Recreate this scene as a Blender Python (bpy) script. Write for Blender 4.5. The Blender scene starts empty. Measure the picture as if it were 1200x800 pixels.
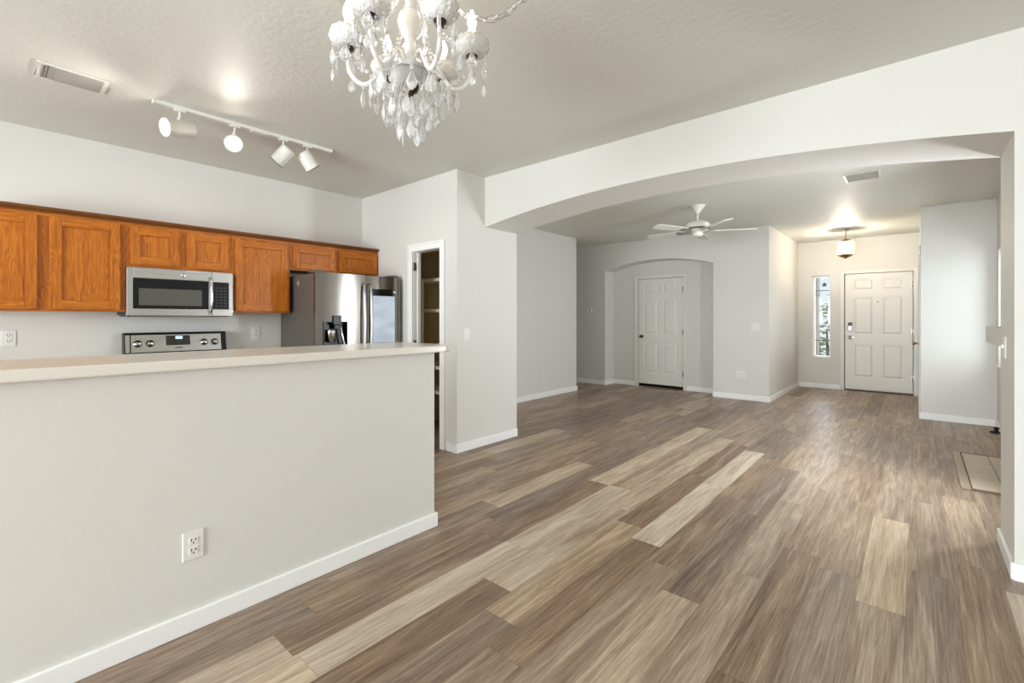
import bpy, bmesh, math, random
from mathutils import Vector, Matrix
random.seed(7)
PI = math.pi
S = bpy.context.scene
COL = S.collection

# ------------------------------------------------------------------ camera
ALPHA = math.atan(475.0 / 542.68)          # view is turned this far left of +Y
CAMZ = 1.265
cd = bpy.data.cameras.new('camera'); cam = bpy.data.objects.new('camera', cd); COL.objects.link(cam)
cam.location = (0, 0, CAMZ); cam.rotation_euler = (PI / 2, 0, ALPHA)
cd.sensor_width = 36; cd.lens = 36 * 542.68 / 1200; cd.shift_y = -27 / 1200
cd.clip_start = 0.05; cd.clip_end = 200
S.camera = cam
# ------------------------------------------------------------------ colour management, world, light
vs = S.view_settings
vs.view_transform = 'Standard'; vs.look = 'None'; vs.exposure = 0.23; vs.gamma = 1.0; vs.use_curve_mapping = False
S.cycles.diffuse_bounces = 7; S.cycles.max_bounces = 14; S.cycles.transmission_bounces = 8
S.cycles.glossy_bounces = 4; S.cycles.sample_clamp_indirect = 6.0
W = bpy.data.worlds.new('sky'); S.world = W; W.use_nodes = True
W.node_tree.nodes['Background'].inputs[0].default_value = (0.80, 0.90, 1.0, 1)
W.node_tree.nodes['Background'].inputs[1].default_value = 0.9

def area(name, loc, rot, sx, sy, power, color, spread=PI):
    l = bpy.data.lights.new(name, 'AREA'); l.shape = 'RECTANGLE'; l.size = sx; l.size_y = sy
    l.energy = power; l.color = color; l.spread = spread
    o = bpy.data.objects.new(name, l); o.location = loc; o.rotation_euler = rot; COL.objects.link(o)
    return o
# daylight just outside the window openings, the near one added (area light's -Z is its direction)
area('daylight_patio_door', (-1.5, -4.66, 1.10), (PI / 2, 0, 0), 3.2, 2.05, 425, (0.87, 0.94, 1.0))
area('daylight_dining_window', (2.46, 0.4, 1.35), (PI / 2, 0, PI / 2), 2.1, 1.4, 1.5, (0.90, 0.95, 1.0))
area('daylight_kitchen_window', (-3.6, -2.46, 1.60), (PI / 2, 0, 0), 1.3, 1.0, 14, (0.89, 0.945, 1.0))
area('daylight_living_window', (1.9, 7.1, 1.50), (PI / 2, 0, PI / 2), 2.8, 2.0, 105, (0.85, 0.93, 1.0))
area('added_near_fill', (0.90, 4.44, 1.40), (PI / 2, 0, PI / 2), .46, 1.3, 100, (0.88, 0.94, 1.0))  # invented source hidden by the column, brightens the living room
area('daylight_sidelight', (-1.31, 10.40, 1.30), (PI / 2, 0, PI), 0.26, 1.45, 6, (0.92, 0.96, 1.0))

# ------------------------------------------------------------------ materials
def mat(name):
    m = bpy.data.materials.new(name); m.use_nodes = True
    nt = m.node_tree; return m, nt, nt.nodes['Principled BSDF']
def lin(r, g, b):
    f = lambda c: (c / 255 / 12.92) if c / 255 <= .04045 else ((c / 255 + .055) / 1.055) ** 2.4
    return (f(r), f(g), f(b), 1)
def simple(name, rgb, rough=.5, metal=0.0, spec=.5, emit=None, es=0.0):
    m, nt, p = mat(name)
    p.inputs['Base Color'].default_value = lin(*rgb); p.inputs['Roughness'].default_value = rough
    p.inputs['Metallic'].default_value = metal; p.inputs['Specular IOR Level'].default_value = spec
    if emit:
        p.inputs['Emission Color'].default_value = lin(*emit); p.inputs['Emission Strength'].default_value = es
    return m
def bumped(name, rgb, rough, scale, strength, dist=.002, spec=.5, detail=3.0):
    m, nt, p = mat(name); N = nt.nodes; L = nt.links
    p.inputs['Base Color'].default_value = lin(*rgb); p.inputs['Roughness'].default_value = rough
    p.inputs['Specular IOR Level'].default_value = spec
    g = N.new('ShaderNodeNewGeometry'); n = N.new('ShaderNodeTexNoise'); b = N.new('ShaderNodeBump')
    n.inputs['Scale'].default_value = scale; n.inputs['Detail'].default_value = detail
    b.inputs['Strength'].default_value = strength; b.inputs['Distance'].default_value = dist
    L.new(g.outputs['Position'], n.inputs['Vector']); L.new(n.outputs['Fac'], b.inputs['Height'])
    L.new(b.outputs['Normal'], p.inputs['Normal'])
    return m
M = {}
M['wall'] = bumped('wall_paint', (217, 215, 209), .55, 55, .15, .003, .35)
M['ceiling'] = bumped('ceiling_paint', (214, 214, 206), .55, 34, .35, .005, .6)
M['trim'] = simple('trim_paint', (242, 242, 240), .35)
M['door'] = simple('door_paint', (226, 224, 217), .38)
M['white'] = simple('white_plastic', (228, 227, 222), .35)
M['fixture'] = simple('white_enamel', (226, 224, 216), .35)
M['counter'] = bumped('laminate_white', (226, 221, 210), .22, 90, .03, .001)
M['black'] = simple('black_plastic', (12, 12, 13), .3, 0.0, .3)
M['slot'] = simple('dark_slot', (25, 23, 21), .6)
M['nickel'] = simple('satin_nickel', (170, 165, 155), .3, 1.0)
M['bronze'] = simple('dark_bronze', (70, 62, 52), .35, .9)
M['brass'] = simple('brass', (176, 140, 80), .28, 1.0)
M['chrome'] = simple('chrome', (215, 215, 214), .12, 1.0)
M['bulb'] = simple('lit_bulb', (255, 240, 215), .4, 0, .5, (255, 236, 205), 14)
M['lamp'] = simple('lit_lamp_face', (255, 250, 240), .4, 0, .5, (255, 244, 226), 55)
M['lamp_off'] = simple('dim_lamp_face', (230, 226, 215), .3)
M['screen'] = None
M['dark_inside'] = simple('dark_void', (30, 27, 24), .9)
M['firebox'] = simple('firebox_black', (22, 20, 19), .8)
M['shelf'] = simple('shelf_paint', (228, 220, 204), .5)
M['pantry'] = bumped('pantry_paint', (236, 216, 180), .6, 50, .15, .002)
M['grout'] = simple('grout_dark', (74, 60, 46), .9)
M['iron'] = simple('wrought_iron', (48, 46, 45), .5, .6)
M['stucco'] = bumped('stucco', (214, 208, 198), .9, 30, .5, .01)
M['concrete'] = bumped('concrete', (196, 192, 184), .9, 12, .3, .01)
M['leafg'] = simple('shrub_leaf', (150, 176, 110), .6)

def stainless(name, rgb, rough, axis):
    m, nt, p = mat(name); N = nt.nodes; L = nt.links
    p.inputs['Metallic'].default_value = 1.0
    t = N.new('ShaderNodeTexCoord'); mp = N.new('ShaderNodeMapping'); n = N.new('ShaderNodeTexNoise')
    sc = [220, 220, 220]; sc[axis] = 3; mp.inputs['Scale'].default_value = sc
    n.inputs['Scale'].default_value = 1; n.inputs['Detail'].default_value = 2
    L.new(t.outputs['Object'], mp.inputs['Vector']); L.new(mp.outputs['Vector'], n.inputs['Vector'])
    r = N.new('ShaderNodeMapRange'); r.inputs['To Min'].default_value = rough - .05; r.inputs['To Max'].default_value = rough + .08
    L.new(n.outputs['Fac'], r.inputs['Value']); L.new(r.outputs['Result'], p.inputs['Roughness'])
    p.inputs['Base Color'].default_value = lin(*rgb)
    return m
M['steel'] = stainless('stainless_steel', (190, 188, 184), .28, 1)
M['steel_v'] = stainless('stainless_steel_upright', (140, 135, 128), .18, 2)
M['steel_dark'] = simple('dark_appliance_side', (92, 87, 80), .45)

def oak(name, axis):
    m, nt, p = mat(name); N = nt.nodes; L = nt.links
    t = N.new('ShaderNodeTexCoord')
    def stretched(a, b, detail, dist, rough=.6):
        mp = N.new('ShaderNodeMapping'); sc = [a, a, a]; sc[axis] = b; mp.inputs['Scale'].default_value = sc
        n = N.new('ShaderNodeTexNoise'); n.inputs['Scale'].default_value = 1; n.inputs['Detail'].default_value = detail
        n.inputs['Distortion'].default_value = dist; n.inputs['Roughness'].default_value = rough
        L.new(t.outputs['Object'], mp.inputs['Vector']); L.new(mp.outputs[0], n.inputs['Vector']); return n.outputs['Fac']
    big = stretched(7, .9, 2, .3)                       # slow change that bends the cathedral rings
    mul = N.new('ShaderNodeMath'); mul.operation = 'MULTIPLY'; mul.inputs[1].default_value = 170
    L.new(big, mul.inputs[0])
    sn = N.new('ShaderNodeMath'); sn.operation = 'SINE'; L.new(mul.outputs[0], sn.inputs[0])
    pores = stretched(240, 9, 3, .2); mid = stretched(60, 3, 3, .4)
    def ma(op, a, b):
        x = N.new('ShaderNodeMath'); x.operation = op
        for i, v in enumerate((a, b)):
            if isinstance(v, (int, float)): x.inputs[i].default_value = v
            else: L.new(v, x.inputs[i])
        return x.outputs[0]
    v = ma('ADD', ma('MULTIPLY', sn.outputs[0], .065), ma('ADD', ma('MULTIPLY', pores, .55), ma('MULTIPLY', mid, .45)))
    cr = N.new('ShaderNodeValToRGB'); e = cr.color_ramp.elements
    e[0].position = .30; e[0].color = lin(140, 72, 12); e[1].position = .70; e[1].color = lin(206, 126, 38)
    k = e.new(.50); k.color = lin(182, 102, 22)
    L.new(v, cr.inputs['Fac']); L.new(cr.outputs['Color'], p.inputs['Base Color'])
    b = N.new('ShaderNodeBump'); b.inputs['Strength'].default_value = .12; b.inputs['Distance'].default_value = .001
    L.new(pores, b.inputs['Height']); L.new(b.outputs['Normal'], p.inputs['Normal'])
    p.inputs['Roughness'].default_value = .40; p.inputs['Specular IOR Level'].default_value = .35
    return m
M['oak_v'] = oak('honey_oak_upright', 2); M['oak_h'] = oak('honey_oak_level', 1)
M['oak_dark'] = simple('oak_moulding', (112, 66, 28), .4)

def plank_floor():
    m, nt, p = mat('vinyl_planks'); N = nt.nodes; L = nt.links
    at = N.new('ShaderNodeAttribute'); at.attribute_name = 'tone'
    ar = N.new('ShaderNodeAttribute'); ar.attribute_name = 'seed'
    g = N.new('ShaderNodeNewGeometry')
    off = N.new('ShaderNodeCombineXYZ')
    mu = N.new('ShaderNodeMath'); mu.operation = 'MULTIPLY'; mu.inputs[1].default_value = 40
    L.new(ar.outputs['Fac'], mu.inputs[0]); L.new(mu.outputs[0], off.inputs[0]); L.new(mu.outputs[0], off.inputs[2])
    ad = N.new('ShaderNodeVectorMath'); ad.operation = 'ADD'
    L.new(g.outputs['Position'], ad.inputs[0]); L.new(off.outputs[0], ad.inputs[1])
    def noise(sx, sy, detail, dist=0.0, rough=.6):
        mp = N.new('ShaderNodeMapping'); mp.inputs['Scale'].default_value = (sx, sy, 1)
        n = N.new('ShaderNodeTexNoise'); n.inputs['Scale'].default_value = 1; n.inputs['Detail'].default_value = detail
        n.inputs['Distortion'].default_value = dist; n.inputs['Roughness'].default_value = rough
        L.new(ad.outputs[0], mp.inputs['Vector']); L.new(mp.outputs[0], n.inputs['Vector'])
        return n.outputs['Fac']
    broad = noise(17, 1.3, 5, .9); fine = noise(210, 3, 3, .2); pores = noise(140, 4.5, 5, .5, .75)
    def math_(op, a, b):
        x = N.new('ShaderNodeMath'); x.operation = op
        for i, v in enumerate((a, b)):
            if isinstance(v, (int, float)): x.inputs[i].default_value = v
            else: L.new(v, x.inputs[i])
        return x.outputs[0]
    v = math_('ADD', at.outputs['Fac'], math_('MULTIPLY', math_('SUBTRACT', broad, .5), 1.05))
    v = math_('ADD', v, math_('MULTIPLY', math_('SUBTRACT', fine, .5), .65))
    v = math_('ADD', v, math_('MULTIPLY', math_('SUBTRACT', pores, .5), .95))
    cr = N.new('ShaderNodeValToRGB'); e = cr.color_ramp.elements
    e[0].position = .0; e[0].color = lin(88, 68, 54); e[1].position = 1.0; e[1].color = lin(214, 196, 172)
    for pos, c in ((.3, (130, 105, 84)), (.55, (162, 137, 112)), (.78, (192, 170, 144))):
        k = e.new(pos); k.color = lin(*c)
    L.new(v, cr.inputs['Fac'])
    # each plank's own hue: a little warmer or greyer
    hs = N.new('ShaderNodeHueSaturation'); L.new(cr.outputs['Color'], hs.inputs['Color'])
    sat = math_('ADD', math_('MULTIPLY', ar.outputs['Fac'], .22), .80); L.new(sat, hs.inputs['Saturation'])
    L.new(hs.outputs['Color'], p.inputs['Base Color'])
    b = N.new('ShaderNodeBump'); b.inputs['Strength'].default_value = .25; b.inputs['Distance'].default_value = .001
    L.new(fine, b.inputs['Height']); L.new(b.outputs['Normal'], p.inputs['Normal'])
    p.inputs['Roughness'].default_value = .38; p.inputs['Specular IOR Level'].default_value = .45
    return m
M['floor'] = plank_floor()

def crystal():
    m, nt, p = mat('cut_crystal')
    p.inputs['Base Color'].default_value = (1, 1, 1, 1); p.inputs['Roughness'].default_value = .06
    p.inputs['IOR'].default_value = 1.5; p.inputs['Transmission Weight'].default_value = .78
    p.inputs['Specular IOR Level'].default_value = .8
    return m
M['crystal'] = crystal()
def frosted(name, tw, rough, rgb):
    m, nt, p = mat(name)
    p.inputs['Base Color'].default_value = lin(*rgb); p.inputs['Roughness'].default_value = rough
    p.inputs['Transmission Weight'].default_value = tw; p.inputs['IOR'].default_value = 1.45
    return m
M['milk'] = frosted('white_glass', .45, .08, (252, 251, 248))
def shade_glass():
    m = bpy.data.materials.new('lantern_glass'); m.use_nodes = True
    nt = m.node_tree; N = nt.nodes; L = nt.links; N.remove(N['Principled BSDF'])
    t = N.new('ShaderNodeBsdfTransparent'); tr = N.new('ShaderNodeBsdfTranslucent'); gl = N.new('ShaderNodeBsdfGlossy'); gl.inputs['Roughness'].default_value = .1
    tr.inputs['Color'].default_value = lin(255, 246, 214)
    a = N.new('ShaderNodeMixShader'); a.inputs[0].default_value = .42; b = N.new('ShaderNodeMixShader'); b.inputs[0].default_value = .07
    L.new(t.outputs[0], a.inputs[1]); L.new(tr.outputs[0], a.inputs[2]); L.new(a.outputs[0], b.inputs[1]); L.new(gl.outputs[0], b.inputs[2])
    L.new(b.outputs[0], N['Material Output'].inputs['Surface'])
    return m
M['lantern_glass'] = shade_glass()
def bowl_glass():
    m = frosted('cut_glass_bowl', .5, .08, (252, 251, 249)); nt = m.node_tree; N = nt.nodes; L = nt.links
    t = N.new('ShaderNodeTexCoord'); v = N.new('ShaderNodeTexVoronoi'); v.inputs['Scale'].default_value = 95
    b = N.new('ShaderNodeBump'); b.inputs['Strength'].default_value = .9; b.inputs['Distance'].default_value = .004
    L.new(t.outputs['Object'], v.inputs['Vector']); L.new(v.outputs['Distance'], b.inputs['Height']); L.new(b.outputs['Normal'], N['Principled BSDF'].inputs['Normal'])
    return m
M['bowl'] = bowl_glass()
def pane():
    m = bpy.data.materials.new('window_glass'); m.use_nodes = True
    nt = m.node_tree; N = nt.nodes; L = nt.links; N.remove(N['Principled BSDF'])
    t = N.new('ShaderNodeBsdfTransparent'); gl = N.new('ShaderNodeBsdfGlossy'); gl.inputs['Roughness'].default_value = .02
    mx = N.new('ShaderNodeMixShader'); mx.inputs[0].default_value = .06
    L.new(t.outputs[0], mx.inputs[1]); L.new(gl.outputs[0], mx.inputs[2]); L.new(mx.outputs[0], N['Material Output'].inputs['Surface'])
    return m
M['pane'] = pane()
def screen():
    m, nt, p = mat('lit_screen'); N = nt.nodes; L = nt.links
    t = N.new('ShaderNodeTexCoord'); mp = N.new('ShaderNodeMapping'); mp.inputs['Scale'].default_value = (1, 3, 9)
    n = N.new('ShaderNodeTexNoise'); n.inputs['Scale'].default_value = 1; n.inputs['Detail'].default_value = 4
    cr = N.new('ShaderNodeValToRGB'); e = cr.color_ramp.elements
    e[0].position = .3; e[0].color = lin(176, 190, 204); e[1].position = .7; e[1].color = lin(214, 224, 234)
    L.new(t.outputs['Object'], mp.inputs['Vector']); L.new(mp.outputs[0], n.inputs['Vector']); L.new(n.outputs['Fac'], cr.inputs['Fac'])
    L.new(cr.outputs['Color'], p.inputs['Emission Color']); p.inputs['Emission Strength'].default_value = .75
    p.inputs['Base Color'].default_value = (.02, .02, .02, 1); p.inputs['Roughness'].default_value = .15
    return m
M['screen'] = screen()

# ------------------------------------------------------------------ mesh helpers
class MB:
    def __init__(s): s.v = []; s.f = []; s.mi = []; s.sm = []
    def add(s, vs_, fs, mi=0, smooth=False):
        o = len(s.v); s.v += [tuple(p) for p in vs_]
        for f in fs: s.f.append([i + o for i in f]); s.mi.append(mi); s.sm.append(smooth)
        return s
    def box(s, x0, x1, y0, y1, z0, z1, mi=0, mtx=None):
        P = [(x, y, z) for z in (z0, z1) for y in (y0, y1) for x in (x0, x1)]
        if mtx: P = [mtx @ Vector(p) for p in P]
        return s.add(P, [(0, 2, 3, 1), (4, 5, 7, 6), (0, 1, 5, 4), (2, 6, 7, 3), (0, 4, 6, 2), (1, 3, 7, 5)], mi)
    def lathe(s, prof, n=24, mtx=None, mi=0, smooth=True, rib=0, amp=0.0, flat=1.0):
        vs_, fs = [], []
        for (r, z) in prof:
            for k in range(n):
                a = 2 * PI * k / n; q = r * (1 + (amp * math.cos(rib * a) if rib else 0))
                p = Vector((q * math.cos(a), q * math.sin(a) * flat, z)); vs_.append(mtx @ p if mtx else p)
        for i in range(len(prof) - 1):
            for k in range(n):
                k2 = (k + 1) % n
                fs.append((i * n + k, i * n + k2, (i + 1) * n + k2, (i + 1) * n + k))
        if prof[0][0] > 1e-6: fs.append(tuple(range(n - 1, -1, -1)))
        if prof[-1][0] > 1e-6: fs.append(tuple((len(prof) - 1) * n + k for k in range(n)))
        return s.add(vs_, fs, mi, smooth)
    def tube(s, pts, r, n=8, mi=0, closed=False, flat=None):
        pts = [Vector(p) for p in pts]; vs_, fs = [], []; m = len(pts); up = None
        for i, p in enumerate(pts):
            if closed: t = pts[(i + 1) % m] - pts[i - 1]
            else: t = pts[min(i + 1, m - 1)] - pts[max(i - 1, 0)]
            t.normalize()
            if up is None: up = t.orthogonal().normalized()
            up = (up - t * up.dot(t)).normalized(); sd = t.cross(up)
            rr = r[i] if isinstance(r, (list, tuple)) else r
            for k in range(n):
                a = 2 * PI * k / n; vs_.append(p + up * math.cos(a) * rr + sd * math.sin(a) * rr)
        for i in range(m if closed else m - 1):
            j = (i + 1) % m
            for k in range(n):
                k2 = (k + 1) % n; fs.append((i * n + k, i * n + k2, j * n + k2, j * n + k))
        if not closed:
            fs.append(tuple(range(n - 1, -1, -1))); fs.append(tuple((m - 1) * n + k for k in range(n)))
        return s.add(vs_, fs, mi, True)
    def ball(s, c, r, n=8, mi=0, sz=1.0):
        prof = [(max(r * math.sin(PI * i / 6), 0.0), -r * sz * math.cos(PI * i / 6)) for i in range(7)]
        prof[0] = (0.0, prof[0][1]); prof[-1] = (0.0, prof[-1][1])
        return s.lathe(prof, n, Matrix.Translation(c), mi)
    def prism(s, poly, axis, a, b, mi=0):
        """extrude polygon (list of 2D) along axis between a and b. axis 'y': poly=(x,z); 'x': poly=(y,z); 'z': poly=(x,y)"""
        def P(u, v, t): return {'y': (u, t, v), 'x': (t, u, v), 'z': (u, v, t)}[axis]
        n = len(poly)
        vs_ = [P(u, v, a) for u, v in poly] + [P(u, v, b) for u, v in poly]
        fs = [tuple(range(n)), tuple(range(2 * n - 1, n - 1, -1))] + [(i, i + n, (i + 1) % n + n, (i + 1) % n) for i in range(n)]
        return s.add(vs_, fs, mi)
    def build(s, name, mats, parent=None, bevel=0.0, loc=None, seg=2):
        me = bpy.data.meshes.new(name); me.from_pydata(s.v, [], s.f)
        if not isinstance(mats, (list, tuple)): mats = [mats]
        for m in mats: me.materials.append(m)
        for p, mi, sm in zip(me.polygons, s.mi, s.sm): p.material_index = mi; p.use_smooth = sm
        bm = bmesh.new(); bm.from_mesh(me)
        bmesh.ops.remove_doubles(bm, verts=bm.verts, dist=1e-6)
        bmesh.ops.recalc_face_normals(bm, faces=bm.faces); bm.to_mesh(me); bm.free()
        o = bpy.data.objects.new(name, me); COL.objects.link(o)
        if parent: o.parent = parent
        if loc: o.location = loc
        if bevel:
            b = o.modifiers.new('bevel', 'BEVEL'); b.width = bevel; b.segments = seg; b.limit_method = 'ANGLE'; b.angle_limit = .6
            b.harden_normals = False
        return o
def tag(o, label, cat, group=None, kind=None):
    o['label'] = label; o['category'] = cat
    if group: o['group'] = group
    if kind: o['kind'] = kind
    return o
def thing(name, label, cat, loc, rz=0.0, group=None, kind=None):
    o = bpy.data.objects.new(name, None); COL.objects.link(o); o.empty_display_size = .05
    o.location = loc; o.rotation_euler = (0, 0, rz)
    return tag(o, label, cat, group, kind)
def struct(name, mb, m, label, cat, bevel=0.0):
    return tag(mb.build(name, m, bevel=bevel), label, cat, None, 'structure')
def dup(o, loc, rz=None, label=None):
    r = o.copy(); COL.objects.link(r); r.location = loc
    if rz is not None: r.rotation_euler = (0, 0, rz)
    if label: r['label'] = label
    for c in o.children:
        d = c.copy(); COL.objects.link(d); d.parent = r
        for g in c.children:
            e = g.copy(); COL.objects.link(e); e.parent = d
    return r

# ------------------------------------------------------------------ floor of loose planks
PW = .1722; X00 = -.038; PLK = 1.18
joint = {0: 2.58, 2: 2.92, 3: 7.20, 4: 2.09, 5: 2.30, 6: 2.465, 7: 2.62, 8: 1.61, 9: .78, 10: .765, 11: 3.30, 12: 2.28, 13: 2.474,
         15: 2.81, 16: 4.20, 17: 4.32, -1: 1.9, -2: 3.33, -3: 3.129, 1: 7.52}
fix = [(0, 2.58, 3.76, .80), (0, 3.76, 6.2, .50), (0, 0, 2.58, .56), (2, 2.92, 5.3, .47), (2, .5, 2.92, .38), (3, 1.3, 7.2, .60), (4, 2.09, 4.5, .33), (4, .9, 2.09, .72),
       (5, 2.30, 4.7, .45), (5, .5, 2.3, .55), (6, 2.465, 4.83, .86), (6, 1.28, 2.465, .36), (7, 2.62, 5.0, .36), (7, 1.4, 2.62, .66), (7, .2, 1.4, .36),
       (8, 1.61, 5.15, .72), (8, .4, 1.61, .33), (9, -.4, 3.14, .80), (9, 3.14, 5.5, .55), (10, .765, 3.13, .33), (10, -.5, .765, .72), (10, 3.13, 5.49, .80), (10, 5.5, 9, .38),
       (11, .9, 3.3, .40), (11, 3.3, 5.7, .38), (12, 2.28, 3.46, .74), (12, 1.1, 2.28, .42), (12, 3.46, 7, .42), (13, 2.47, 4.8, .48), (13, 1.2, 2.47, .6), (14, 1, 3, .50), (15, 1.6, 2.81, .64), (15, 2.81, 5, .44),
       (17, 3.1, 4.32, .70), (17, 4.32, 8, .33), (16, 4.2, 8, .36), (18, 3, 8, .33), (19, 3, 8, .40), (-2, 3.33, 4.5, .64), (-2, 2.1, 3.33, .50), (-1, 0, 7, .46), (-3, 1.9, 3.13, .76), (1, 0, 4, .47), (-2, 4.5, 7, .42), (-3, 3.13, 7, .44), (-1, 7, 8, .4)]
vsF, fsF, tone, seed = [], [], [], []
XL, XR, YB, YT = -6.5, 2.3, -4.5, 10.05
k = -14
while X00 - PW * k > XL:
    xa, xb = X00 - PW * (k + 1), X00 - PW * k
    k0 = k; k += 1
    if xa > XR: continue
    xa, xb = max(xa, XL), min(xb, XR)
    j = joint.get(k0, random.uniform(0, PLK)); j -= math.ceil((j - YB) / PLK) * PLK
    while j < YT:
        ya, yb = max(j, YB), min(j + PLK, YT)
        if yb - ya > .02:
            t = min(.78, max(.25, random.gauss(.47, .09)))
            for (r, f0, f1, tv) in fix:
                if r == k0 and f0 - .06 <= (ya + yb) / 2 <= f1 + .06: t = tv - .03 + random.uniform(-.02, .02)
            o = len(vsF); gpx, gpy = .0003, .0004
            vsF += [(xa + gpx, ya + gpy, 0), (xb - gpx, ya + gpy, 0), (xb - gpx, yb - gpy, 0), (xa + gpx, yb - gpy, 0)]
            fsF.append((o, o + 1, o + 2, o + 3)); tone.append(t); seed.append(random.random())
        j += PLK
nP = len(fsF)
# the dark bed under the joints and the slab itself
bx = MB().box(XL - .1, XR + .1, YB - .1, YT + .1, -.12, -.002)
o = len(vsF); vsF += bx.v; fsF += [tuple(i + o for i in f) for f in bx.f]; tone += [0.0] * 6; seed += [.5] * 6
me = bpy.data.meshes.new('floor'); me.from_pydata(vsF, [], fsF); me.materials.append(M['floor']); me.materials.append(M['grout'])
for i, p in enumerate(me.polygons): p.material_index = 0 if i < nP else 1
a1 = me.attributes.new('tone', 'FLOAT', 'FACE'); a1.data.foreach_set('value', tone)
a2 = me.attributes.new('seed', 'FLOAT', 'FACE'); a2.data.foreach_set('value', seed)
fl = bpy.data.objects.new('floor', me); COL.objects.link(fl)
tag(fl, 'grey-brown wood-look plank floor running through all the rooms', 'floor', None, 'structure')

# ------------------------------------------------------------------ room shell
ZC = 2.668; T = .12
KX = -4.90; PYW = 2.93; PX = -3.25; BY0, BY1 = 3.30, 3.79; WLX = -4.51; FY = 7.80; NY = 8.13; FLX = -1.68; DY = 10.05; FRX = .03; RX = .70; CX = .355
struct('ceiling', MB().box(XL - .1, XR + .2, YB - .2, YT + .2, ZC, ZC + .12), M['ceiling'], 'flat textured pale ceiling over kitchen, dining area and living room', 'ceiling')
struct('wall_kitchen', MB().box(KX - T, KX, YB - T, BY1 - .0, 0, ZC), M['wall'], 'white kitchen wall behind the oak cabinets and stove', 'wall')
w = MB(); DX0, DX1, DZ = -3.935, -3.475, 1.965
w.box(KX, DX0, PYW, PYW + .10, 0, ZC).box(DX1, PX, PYW, PYW + .10, 0, ZC).box(DX0, DX1, PYW, PYW + .10, DZ, ZC)
w.box(PX - .10, PX, PYW + .10, BY1, 0, ZC)
struct('wall_pantry', w, M['wall'], 'white wall wrapping the pantry closet with the open pantry doorway', 'wall')
w = MB().box(KX, PX - .10, BY1 - .07, BY1, 0, ZC).box(KX, KX + .01, PYW + .10, BY1 - .07, 0, ZC).box(PX - .11, PX - .10, PYW + .10, BY1 - .07, 0, ZC)
struct('wall_pantry_inside', w, M['pantry'], 'tan back and side walls inside the dark pantry closet', 'wall')
struct('wall_living_left', MB().box(WLX - T, WLX, BY1, 6.87, 0, ZC).box(XL, WLX - T, 6.75, 6.87, 0, ZC).box(XL - T, XL, 6.75, 8.25, 0, ZC), M['wall'], 'white living room wall behind the pantry corner ending at the side hall', 'wall')
# far living-room wall with the arched door niche
NX0, NX1, NZS, NZP = -4.47, -2.49, 2.165, 2.31
def arc_pts(x0, x1, zs, zp, n=28):
    c = (x1 - x0) / 2; s_ = zp - zs; R = (c * c + s_ * s_) / (2 * s_); xm = (x0 + x1) / 2; zc = zp - R
    th = math.asin(c / R)
    return [(xm + R * math.sin(-th + 2 * th * i / n), zc + R * math.cos(-th + 2 * th * i / n)) for i in range(n + 1)]
w = MB(); w.box(XL, NX0, FY, NY, 0, ZC).box(NX1, FLX, FY, NY, 0, ZC)
ap = arc_pts(NX0, NX1, NZS, NZP)
for (xa, za), (xb, zb) in zip(ap[:-1], ap[1:]):
    w.prism([(xa, za), (xb, zb), (xb, ZC), (xa, ZC)], 'y', FY, NY)
NDX0, NDX1, NDZ = -3.965, -3.10, 2.0
w.box(XL, NDX0, NY, NY + .10, 0, ZC).box(NDX1, FLX - T, NY, NY + .10, 0, ZC).box(NDX0, NDX1, NY, NY + .10, NDZ, ZC).box(NDX0 - .05, NDX1 + .05, NY + .10, NY + .16, 0, ZC)
struct('wall_living_far', w, M['wall'], 'far white living room wall with the arched niche around the inner door', 'wall')
struct('wall_foyer_left', MB().box(FLX - T, FLX, NY, DY + .2, 0, ZC), M['wall'], 'white foyer wall left of the entry catching window light', 'wall')
FDX0, FDX1, FDZ = -.975, -.045, 2.05; SX0, SX1, SZ0, SZ1 = -1.455, -1.18, .555, 2.045
w = MB().box(FLX, SX0, DY, DY + .2, 0, ZC).box(SX1, FDX0, DY, DY + .2, 0, ZC).box(SX0, SX1, DY, DY + .2, 0, SZ0).box(SX0, SX1, DY, DY + .2, SZ1, ZC)
w.box(FDX0, FDX1, DY, DY + .2, FDZ, ZC).box(FDX1, FRX + T, DY, DY + .2, 0, ZC).box(FDX0 - .02, FDX1 + .02, DY + .12, DY + .2, 0, FDZ + .02)
struct('wall_foyer_far', w, M['wall'], 'white entry wall holding the front door and narrow sidelight', 'wall')
struct('wall_foyer_right', MB().box(FRX, FRX + T, FY + T, DY, 0, ZC).box(FRX, RX + .14, FY, FY + T, 0, ZC), M['wall'], 'white wall jogging out right of the front door', 'wall')
WY0, WY1, WZ0, WZ1 = 6.15, 7.68, .73, 2.05
w = MB().box(RX, RX + .14, BY1, 4.22, 0, ZC).box(RX, RX + .14, 4.66, WY0, 0, ZC).box(RX, RX + .14, 4.22, 4.66, 0, WZ0).box(RX, RX + .14, 4.22, 4.66, WZ1, ZC).box(RX, RX + .14, WY1, FY, 0, ZC).box(RX, RX + .14, WY0, WY1, 0, WZ0).box(RX, RX + .14, WY0, WY1, WZ1, ZC)  # the narrow opening is for the added window light
struct('wall_living_right', w, M['wall'], 'right living room wall with window and mantel past the column', 'wall')
# big arched opening between dining area and living room
w = MB(); ap = arc_pts(PX, CX, 2.175, 2.318, 40)
for (xa, za), (xb, zb) in zip(ap[:-1], ap[1:]):
    w.prism([(xa, za), (xb, zb), (xb, ZC), (xa, ZC)], 'y', BY0, BY1)
w.box(CX, XR, BY0, BY1, 0, ZC)
struct('wall_arch', w, M['wall'], 'wide shallow white arch over the living room opening with right column', 'wall')
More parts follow.
